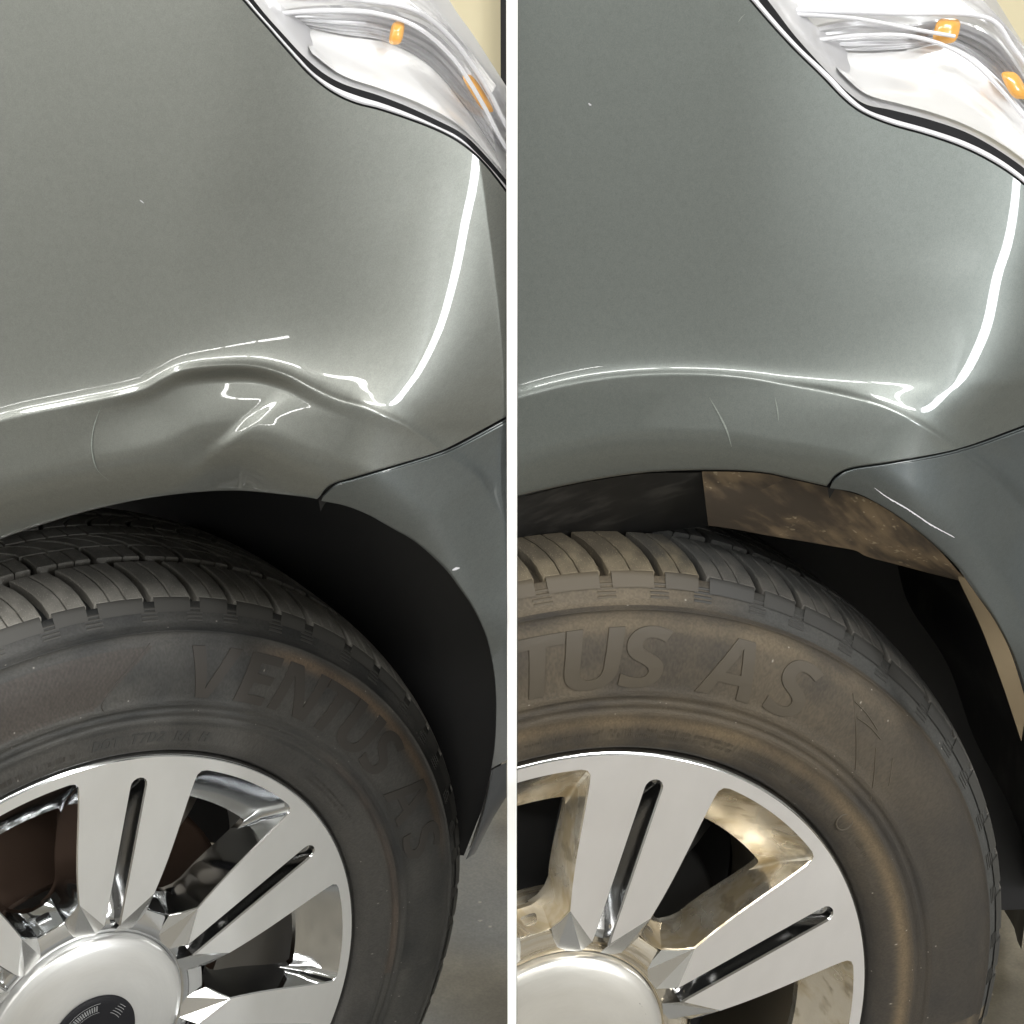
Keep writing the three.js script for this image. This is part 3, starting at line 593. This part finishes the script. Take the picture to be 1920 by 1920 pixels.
  for (const [a, p] of starts) {
    const gp = p - 0.95, m = treadMat[kindAt(a)];
    const b = blk('A' + p, -0.0125, -0.055, gp, 1.7, p > 6.1 ? [0.36, 0.68] : [0.52], true); wput('tread_block', b, m, a); wput('shoulder_flank', cache['G' + p] || (cache['G' + p] = buttressGeo(gp)), o.tyreMat2[kindAt(a)], a);
    wput('tread_block', blk('B' + p, -0.0625, -0.0815, p - 0.75, 0.4, p > 6.5 ? [0.3, 0.62] : [0.4], false), m, a + 3.1);
    wput('tread_block', blk('C' + p, -0.0835, -0.1055, p - 0.55, 3.6, [0.5], false), m, a + 3.6);
    wput('tread_block', blk('E' + p, -0.1275, -0.150, p - 0.55, -3.2, [0.5], false), m, a + 5);
    wput('tread_block', blk('F' + p, -0.156, -0.2065, p - 0.9, 1.5, [0.5], false), m, a + 2);
  }
  for (let a = -40; a < 150; a += 10) wput('tread_rib', blk('D', -0.1085, -0.1245, 9.9, 0.3, [0.25, 0.5, 0.75], false), treadMat[kindAt(a)], a);
  // vents where the shoulder grooves run out on the sidewall
  { const vent = mergeGeometries([0, 1, 2, 3].map((k) => { const r = 0.3475 + k * 0.0024; const L = (dr, z) => [0, 0.5, 1].map((t) => pol(r + dr, lerp(-0.35, 1.75, t), sideZ(r + dr) + z)); return flat(loft([L(-0.0008, -0.0002), L(-0.0004, 0.0007), L(0.0004, 0.0007), L(0.0008, -0.0002)], false)); }));
    for (const [a, p] of starts) wput('shoulder_vent', vent, o.tyreMat2[kindAt(a)], a + p - 1.15); }
  // sidewall lettering
  for (const [ch, a] of o.letters) wput('raised_letter', letterGeo(ch, 0.0285, 0.3055, a, 0.0009, 0.12, 1.22), o.letterMat);
  for (const [ch, a] of o.small) wput('raised_letter', letterGeo(ch, 0.0062, 0.2575, a, 0.0005, 0.1, 1.0), o.tyreMat2[o.dirty ? 1 : 4]);
  // rows of tiny moulded print, too small to read
  for (const [r0, a0, a1, h] of o.print) { const gs = []; for (let a = a0; a < a1; a += 0.16 + 0.3 * rnd()) { if (rnd() < 0.12) { a += 0.4; continue; } const w = 0.05 + 0.12 * rnd(), hh = h * (0.7 + 0.3 * rnd()), L = (r, z) => [pol(r, a, sideZ(r) + z), pol(r, a + w, sideZ(r) + z)]; gs.push(flat(loft([L(r0 - hh / 2 - 0.0001, -0.0002), L(r0 - hh / 2, 0.00045), L(r0 + hh / 2, 0.00045), L(r0 + hh / 2 + 0.0001, -0.0002)], false))); }
    const k = wput('small_print', mergeGeometries(gs), o.letterMat); if (k) k.userData.kind = 'stuff'; }
  for (const [r0, a] of o.rings) { const c = pol(r0, a, sideZ(r0) + 0.0002); wput('moulded_ring', new THREE.TorusGeometry(0.0062, 0.0006, 8, 40).translate(c.x, c.y, c.z), o.letterMat); }
  for (const line of o.lines) {          // thin moulded outlines
    const pl = C.clone().addScaledVector(n, 0.008 * o.scale), pts = line.map(([px, py]) => { const d = pixDir(px, py), q = EYE.clone().addScaledVector(d, pl.clone().sub(EYE).dot(n) / d.dot(n)).applyMatrix4(WMi), r = Math.hypot(q.x, q.y); return V(q.x, q.y, sideZ(r) + 0.0001); });
    wput('moulded_line', new THREE.TubeGeometry(new THREE.CatmullRomCurve3(pts), 30, 0.00055, 6), o.letterMat); }
  // valve stem
  { const g = mergeGeometries([new THREE.CylinderGeometry(0.0045, 0.0065, 0.014, 20), new THREE.CylinderGeometry(0.0048, 0.0048, 0.018, 20).translate(0, 0.016, 0), new THREE.SphereGeometry(0.0048, 16, 8, 0, 7, 0, 1.57).translate(0, 0.025, 0)]);
    g.rotateZ(Math.PI / 2 + 0.15); g.rotateY(-0.75); g.translate(0.186, 0, -0.044); wput('valve_stem', g, o.dirty ? mudMat : gasket, o.valve); }
  // ---------------- brake behind the spokes
  const disc = wput('brake_disc', lathe([[0.165, -0.105], [0.165, -0.09], [0.16, -0.088], [0.10, -0.088], [0.095, -0.070], [0.05, -0.070]], 96), o.discMat);
  { const c = []; for (let i = 0; i <= 10; i++) c.push(i / 10);
    const g = mergeGeometries([0, 1].map((k) => { const gg = grid(24, 10, (a, b) => { const ang = lerp(42, 86, a) , r = lerp(0.118, 0.186, b), bump = Math.sin(Math.PI * a) ** 0.4 * Math.sin(Math.PI * b) ** 0.4; const z = -0.092 + 0.030 * bump + 0.006 * Math.sin(a * 14) * bump - 0.01 * Math.exp(-(((a - 0.5) / 0.1) ** 2 + ((b - 0.45) / 0.2) ** 2)); const q = pol(r, ang, k ? -0.12 : z); return q; }); return gg; }));
    wput('brake_caliper', g, o.caliperMat, o.caliper); 
    wput('caliper_pin', new THREE.CylinderGeometry(0.009, 0.011, 0.03, 20).rotateX(Math.PI / 2).translate(0.150, 0.03, -0.068), o.caliperMat, o.caliper + 50); }
  return { car, at, wf };
}
function fixSeam(g, n) { const uv = g.attributes.uv, segs = uv.count / n; // unwrap the angle so that no triangle spans the jump
  for (let k = 0; k < segs; k++) for (let j = 0; j < n; j++) { const i = k * n + j; if (k === 0) continue; let u = uv.getX(i), p = uv.getX(i - n); while (u - p > 0.5) u -= 1; while (p - u > 0.5) u += 1; uv.setX(i, u); } }

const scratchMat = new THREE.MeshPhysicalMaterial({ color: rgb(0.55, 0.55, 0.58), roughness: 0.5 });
const faintMat = new THREE.MeshPhysicalMaterial({ color: rgb(0.24, 0.265, 0.245), roughness: 0.45, metalness: 0.4 });
const rubberBump = dataTex(2048, 256, (u, v) => { const k = 0.45 * fbm(u, v * 0.25, 200, 3) + 0.35 * fbm(u * 0.25, v, 60, 2) + 0.2 * hash((u * 2048) | 0, (v * 256) | 0); return [k, k, k]; });
const rubber = (t) => new THREE.MeshPhysicalMaterial({ color: rgb(1, 1, 1), map: t, roughness: 0.58, bumpMap: rubberBump, bumpScale: 0.0006 });
const plainRubber = (r, g, b) => new THREE.MeshPhysicalMaterial({ color: rgb(r, g, b), roughness: 0.6 });
const tyreMatL = rubber(tyreTex(0)), tyreMatR = rubber(tyreTex(1)); tyreMatR.roughness = 0.72;
const ventMats = [plainRubber(0.060, 0.058, 0.053), plainRubber(0.078, 0.062, 0.04), plainRubber(0.036, 0.035, 0.032), plainRubber(0.055, 0.046, 0.033), plainRubber(0.04, 0.04, 0.038)];
const T1 = 'VENTUS', degs = (d) => d * Math.PI / 180;
const spell = (s, start, step) => [...s].map((c, i) => [c, start - i * step]).filter((q) => q[0] !== ' ');
const gaus = (x, y, cx, cy, sx, sy, rot = 0) => { const c = Math.cos(rot), s = Math.sin(rot), dx = x - cx, dy = y - cy, a = (dx * c + dy * s) / sx, b = (-dx * s + dy * c) / sy; return Math.exp(-a * a - b * b); };

buildCar({
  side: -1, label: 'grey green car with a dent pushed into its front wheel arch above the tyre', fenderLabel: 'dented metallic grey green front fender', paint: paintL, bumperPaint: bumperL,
  C: [-0.327, -0.406, -1.248], yaw: degs(40.3), pitch: degs(-19.9), scale: 0.97, bodyYaw: degs(-5), proud: 0.108, inner: [-0.8, 0.296, 0.352, 0.93], archW: -0.012,
  lean: 0.103, flare: 0.0036, noseAz: [degs(28), degs(31)], noseEl: [degs(9.5), degs(13)], curl: 3.2, bend: 0.055, x0: -160, x1: 975, headX0: 285, seamX: 599,
  crease: [[-200, 862], [-90, 815], [19, 782], [130, 759], [230, 739], [271, 727], [300, 711], [338, 694], [406, 685], [480, 686], [540, 703], [586, 726], [632, 747], [678, 761], [711, 774], [765, 799], [827, 842], [843, 853], [898, 893], [922, 931], [949, 972], [985, 1050]],
  lip: [[-200, 1120], [-90, 1050], [19, 1004], [87, 981], [173, 956], [271, 935], [379, 922], [450, 920], [521, 926], [597, 936], [640, 946]],
  seam: [[597, 937], [602, 927], [612, 915], [627, 906], [660, 896], [711, 881], [819, 848], [846, 836], [950, 780], [1000, 752]],
  head: [[285, -200], [380, -88], [470, 19], [494, 46], [548, 108], [581, 143], [624, 176], [665, 195], [711, 207], [765, 225], [819, 246], [860, 268], [900, 301], [950, 363], [985, 415]],
  trimIn: [[300, -200], [395, -88], [481, 19], [505, 46], [556, 103], [590, 138], [630, 164], [680, 183], [711, 192], [765, 212], [819, 236], [860, 257], [895, 288], [950, 350], [988, 402]],
  lens: [[320, -200], [410, -88], [491, 19], [529, 62], [570, 106], [608, 138], [643, 157], [711, 179], [765, 200], [819, 225], [860, 246], [887, 267], [950, 338], [992, 392]],
  sil: [[520, -420], [640, -270], [740, -140], [800, -70], [854, 19], [887, 65], [922, 119], [955, 172], [985, 230], [1010, 290], [1030, 350]],
  streak: [[905, -200], [900, 150], [891, 303], [884, 352], [873, 406], [854, 520], [827, 620], [789, 696], [765, 728], [727, 777], [700, 818], [682, 865], [670, 930], [664, 1010], [662, 1100], [662, 1700]],
  dent: (x, y, d) => {
    const gx = Math.exp(-Math.pow((x - 432) / 140, 2));
    const nx = 115 / 186.6, ny = 147 / 186.6, sd = (x - 430) * nx + (y - 817) * ny;       // across the fold line (505, 758)-(358, 873)
    const hollow = -0.0075 * gx * sstep(0, -30, d) * Math.max(0, Math.min(1, (d + 195) / 165)), ridge = 0.0042 * (sstep(-15, 15, sd) - 0.5) * gaus(x, y, 448, 835, 92, 52, -0.5), fold = 0;
    return hollow - 0.075 * Math.max(0, -d * 0.0004) * gx + ridge + fold - 0.0012 * gaus(x, y, 250, 780, 90, 50, -0.3) * sstep(0, -20, d);
  },
  bumperIn: [[602, 939], [643, 947], [684, 962], [738, 992], [776, 1014], [833, 1065], [862, 1103], [887, 1140], [911, 1192], [925, 1252], [930, 1317], [927, 1398], [921, 1441]],
  bumperOut: [[605, 933], [630, 911], [663, 901], [714, 886], [821, 853], [849, 842], [952, 787], [1002, 760], [1000, 900], [1000, 1050], [1000, 1200], [1000, 1320], [995, 1400]], seamCount: 8,
  arch: [[-200, 1150], [-60, 1035], [87, 981], [173, 956], [271, 935], [379, 922], [450, 920], [521, 926], [597, 936], [684, 962], [738, 992], [776, 1014], [833, 1065], [862, 1103], [887, 1140], [911, 1192], [925, 1252], [930, 1317], [927, 1398], [921, 1441], [900, 1530], [873, 1612]],
  valance: [[[921, 1444], [914, 1490], [897, 1555], [873, 1612]], [[1000, 1404], [985, 1440], [930, 1525], [891, 1600]]], valanceMat: new THREE.MeshPhysicalMaterial({ color: rgb(0.032, 0.034, 0.036), roughness: 0.5 }),
  scratches: [{ pts: [[262, 375], [266, 378], [270, 381]], width: 2.5, dir: [0, 1], mat: scratchMat }, { pts: [[190, 760], [176, 800], [172, 840], [182, 880], [205, 902]], width: 2.2, dir: [1, 0], mat: faintMat }, { pts: [[848, 1069], [856, 1066], [862, 1065]], width: 5, dir: [0, 1], mat: scratchMat }],
  reflectors: [
    { a: [[560, 50], [640, 68], [720, 80], [800, 120], [870, 200], [930, 290]], b: [[585, 100], [640, 140], [711, 165], [790, 195], [860, 235], [945, 325]], w: [-0.040, -0.010], bowl: 0.006, steps: 0 },
    { a: [[520, 25], [600, 15], [720, 22], [800, 50], [860, 105], [915, 190]], b: [[560, 48], [640, 66], [720, 78], [800, 118], [870, 198], [930, 288]], w: [-0.030, -0.042], bowl: 0.012, steps: 5, mat: 'h' },
    { a: [[480, -90], [600, -80], [700, -60], [790, -10], [860, 70], [930, 160]], b: [[515, 20], [600, 10], [720, 16], [800, 42], [862, 98], [917, 185]], w: [-0.024, -0.030], bowl: 0.004, steps: 0 }],
  ambers: [[744, 62, 26, 44, -8, 0.028], [896, 175, 26, 72, 44, 0.03]],
  tubes: [{ pts: [[515, 26], [600, 20], [700, 24], [780, 50], [850, 110], [905, 195], [940, 262], [990, 340]], w: -0.024, r: 0.0013 }, { pts: [[540, -10], [680, 0], [780, 20], [850, 75], [915, 170], [945, 228], [995, 310]], w: -0.026, r: 0.0015 }],
  spoke: 89.5, alloy: alloyMat(0.76, 0.76, 0.75, 0.36), wallMat: chrome, barrelMat: new THREE.MeshPhysicalMaterial({ color: rgb(0.16, 0.155, 0.15), metalness: 0.8, roughness: 0.5 }), capMat: alloyMat(0.70, 0.70, 0.69, 0.36), emblem: true,
  tyreMat: tyreMatL, tyreMat2: ventMats, treadKind: () => 0, letterMat: plainRubber(0.044, 0.039, 0.034),
  letters: [['V', 82.9], ['E', 74.8], ['N', 67.1], ['T', 59.8], ['U', 53.0], ['S', 46.0], ['A', 34.7], ['S', 25.3]], small: spell('DOT T7D2 RA H', 99.3, 1.62), print: [[0.2585, 38, 58, 0.0022], [0.2545, 40, 55, 0.0022], [0.256, 103, 116, 0.005]], rings: [], lines: [[[200, 1338], [188, 1322], [232, 1262], [286, 1210]]],
  valve: 71.5, caliper: 10, discMat: new THREE.MeshPhysicalMaterial({ color: rgb(0.07, 0.042, 0.028), metalness: 0.4, roughness: 0.65 }), caliperMat: new THREE.MeshPhysicalMaterial({ color: rgb(0.26, 0.235, 0.20), metalness: 0.4, roughness: 0.55 }),
});
buildCar({
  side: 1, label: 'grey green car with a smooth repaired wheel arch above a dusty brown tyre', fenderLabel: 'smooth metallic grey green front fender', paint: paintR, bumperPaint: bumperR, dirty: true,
  C: [0.034, -0.383, -1.114], yaw: degs(19.1), pitch: degs(-19.0), scale: 1.032, bodyYaw: degs(3), proud: 0.0, inner: [-0.1, 0.75, 0.22, 0.95], archW: -0.012,
  lean: 0.10, flare: 0.0038, noseAz: [degs(18), degs(21)], noseEl: [degs(10), degs(13.5)], curl: 5, bend: 0.034, x0: 955, x1: 2080, headX0: 1250, seamX: 1554,
  crease: [[850, 785], [900, 768], [970, 745], [1035, 727], [1110, 712], [1210, 702], [1310, 701], [1400, 708], [1468, 719], [1541, 731], [1638, 755], [1690, 776], [1725, 795], [1793, 839], [1814, 856], [1860, 891], [1901, 931], [1960, 1010], [2010, 1110]],
  lip: [[850, 968], [900, 951], [970, 930], [1060, 910], [1135, 896], [1210, 886], [1285, 882], [1385, 882], [1440, 887], [1481, 896], [1552, 912], [1600, 922]],
  seam: [[1551, 913], [1556, 904], [1564, 893], [1587, 880], [1671, 866], [1793, 842], [1901, 804], [2000, 765], [2100, 725]],
  head: [[1250, -200], [1335, -85], [1420, 19], [1481, 87], [1541, 146], [1584, 190], [1617, 214], [1671, 236], [1738, 255], [1806, 279], [1860, 306], [1901, 333], [1960, 385], [2080, 520]],
  trimIn: [[1272, -200], [1355, -85], [1437, 19], [1498, 87], [1556, 141], [1594, 181], [1625, 205], [1671, 222], [1738, 241], [1806, 264], [1860, 290], [1901, 317], [1966, 372], [2086, 505]],
  lens: [[1292, -200], [1375, -85], [1454, 19], [1489, 65], [1552, 135], [1590, 173], [1622, 195], [1671, 206], [1752, 227], [1820, 252], [1901, 301], [1972, 360], [2092, 492]],
  sil: [[1560, -420], [1680, -270], [1760, -160], [1830, -60], [1880, 19], [1905, 60], [1950, 130], [2000, 220], [2050, 310], [2100, 400], [2120, 480]],
  streak: [[1925, -200], [1912, 150], [1904, 380], [1893, 460], [1877, 515], [1858, 620], [1814, 709], [1779, 739], [1730, 788], [1704, 825], [1688, 870], [1678, 935], [1672, 1020], [1670, 1100], [1670, 1800]],
  bumperIn: [[1556, 915], [1603, 924], [1644, 943], [1698, 978], [1752, 1022], [1793, 1062], [1833, 1117], [1860, 1155], [1887, 1204], [1901, 1235], [1925, 1310], [1938, 1400], [1940, 1500]],
  bumperOut: [[1560, 906], [1568, 898], [1590, 885], [1673, 871], [1795, 847], [1903, 810], [2002, 771], [2100, 731], [2120, 850], [2120, 1000], [2120, 1150], [2110, 1300], [2090, 1480]], seamCount: 8,
  arch: [[850, 990], [900, 958], [970, 934], [1060, 912], [1135, 898], [1210, 888], [1285, 884], [1385, 884], [1440, 889], [1481, 898], [1552, 914], [1603, 925], [1644, 944], [1698, 979], [1752, 1023], [1793, 1063], [1833, 1118], [1860, 1156], [1887, 1205], [1901, 1240], [1925, 1320], [1938, 1410], [1940, 1510], [1935, 1620], [1915, 1780]],
  strips: [
    { name: 'liner_flange', mat: mudMat, a: [[1316, 884], [1385, 885], [1440, 889], [1481, 898], [1552, 914], [1603, 926], [1644, 944], [1698, 979], [1752, 1023], [1806, 1082]], b: [[1328, 985], [1370, 991], [1440, 1004], [1508, 1015], [1560, 1024], [1606, 1033], [1622, 1042], [1680, 1058], [1725, 1070], [1804, 1090]], w: [-0.010, -0.045], bulge: 0.006, label: 'brown mud covered flange of the wheel arch liner' },
    { name: 'liner_panel', mat: linerMat, a: [[880, 955], [970, 934], [1060, 912], [1135, 898], [1210, 888], [1316, 886]], b: [[880, 1080], [970, 1050], [1060, 1030], [1135, 1012], [1210, 1000], [1328, 986]], w: [-0.012, -0.085], bulge: 0.004 },
    { name: 'liner_edge', mat: tanMat, a: [[1801, 1072], [1833, 1118], [1860, 1156], [1887, 1205], [1901, 1240], [1925, 1320]], b: [[1796, 1084], [1806, 1105], [1830, 1155], [1847, 1195], [1882, 1290], [1915, 1390]], w: [-0.010, -0.030] }],
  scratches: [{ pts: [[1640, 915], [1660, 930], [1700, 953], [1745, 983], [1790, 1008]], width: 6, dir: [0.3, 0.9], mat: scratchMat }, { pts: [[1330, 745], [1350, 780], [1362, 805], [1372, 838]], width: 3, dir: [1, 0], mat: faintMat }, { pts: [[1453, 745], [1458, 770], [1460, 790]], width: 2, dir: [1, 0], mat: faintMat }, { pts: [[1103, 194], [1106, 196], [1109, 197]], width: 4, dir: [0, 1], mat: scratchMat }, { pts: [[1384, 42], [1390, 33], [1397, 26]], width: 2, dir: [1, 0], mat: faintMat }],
  reflectors: [
    { a: [[1545, 95], [1620, 100], [1700, 95], [1780, 85], [1850, 130], [1930, 220], [2020, 320]], b: [[1575, 135], [1622, 175], [1690, 195], [1752, 212], [1820, 238], [1901, 285], [2040, 410]], w: [-0.040, -0.010], bowl: 0.006, steps: 0 },
    { a: [[1500, 58], [1600, 40], [1700, 50], [1780, 40], [1860, 70], [1930, 160], [2000, 250]], b: [[1543, 93], [1620, 98], [1700, 93], [1780, 83], [1852, 128], [1932, 218], [2022, 318]], w: [-0.030, -0.042], bowl: 0.012, steps: 5, mat: 'h' },
    { a: [[1400, -90], [1560, -80], [1680, -60], [1790, -40], [1880, 40], [1950, 130], [2030, 230]], b: [[1497, 54], [1600, 36], [1700, 46], [1780, 36], [1862, 66], [1932, 156], [2003, 246]], w: [-0.024, -0.030], bowl: 0.004, steps: 0 }],
  ambers: [[1775, 58, 48, 48, -10, 0.03], [1903, 160, 36, 52, 26, 0.03]],
  tubes: [{ pts: [[1510, 78], [1620, 66], [1720, 70], [1800, 100], [1860, 150], [1920, 220]], w: -0.024, r: 0.0013 }, { pts: [[1480, 26], [1600, 34], [1720, 56], [1790, 68]], w: -0.022, r: 0.0012 }, { pts: [[1490, 20], [1680, 25], [1860, 38], [1900, 90], [1960, 170]], w: -0.024, r: 0.0016 }],
  spoke: 79.3, alloy: alloyMat(0.76, 0.745, 0.74, 0.34), wallMat: dirtyChrome, barrelMat: new THREE.MeshPhysicalMaterial({ color: rgb(0.13, 0.11, 0.08), metalness: 0.6, roughness: 0.55 }), capMat: alloyMat(0.70, 0.685, 0.65, 0.34), emblem: false,
  tyreMat: tyreMatR, tyreMat2: ventMats, treadKind: (a) => a > 86 ? 1 : a > 77 ? 3 : 2, letterMat: plainRubber(0.058, 0.047, 0.032),
  letters: [['T', 100.7], ['U', 93.9], ['S', 87.3], ['A', 75.1], ['S', 66.2]], small: [], print: [[0.2592, 52, 92, 0.0026], [0.2552, 54, 90, 0.0026], [0.2572, 92, 108, 0.0018], [0.2575, 34, 41, 0.003]], rings: [[0.2585, 44]], lines: [[[1602, 1302], [1603, 1370], [1601, 1440], [1597, 1456]], [[1604, 1316], [1625, 1338], [1645, 1368]], [[1606, 1345], [1630, 1362], [1650, 1385]], [[1640, 1400], [1636, 1450], [1630, 1500]], [[1672, 1420], [1664, 1470]]],
  valve: 110, caliper: 0, discMat: new THREE.MeshPhysicalMaterial({ color: rgb(0.03, 0.03, 0.03), metalness: 0.5, roughness: 0.6 }), caliperMat: new THREE.MeshPhysicalMaterial({ color: rgb(0.10, 0.105, 0.105), metalness: 0.3, roughness: 0.5 }),
});

renderer.render(scene, camera);
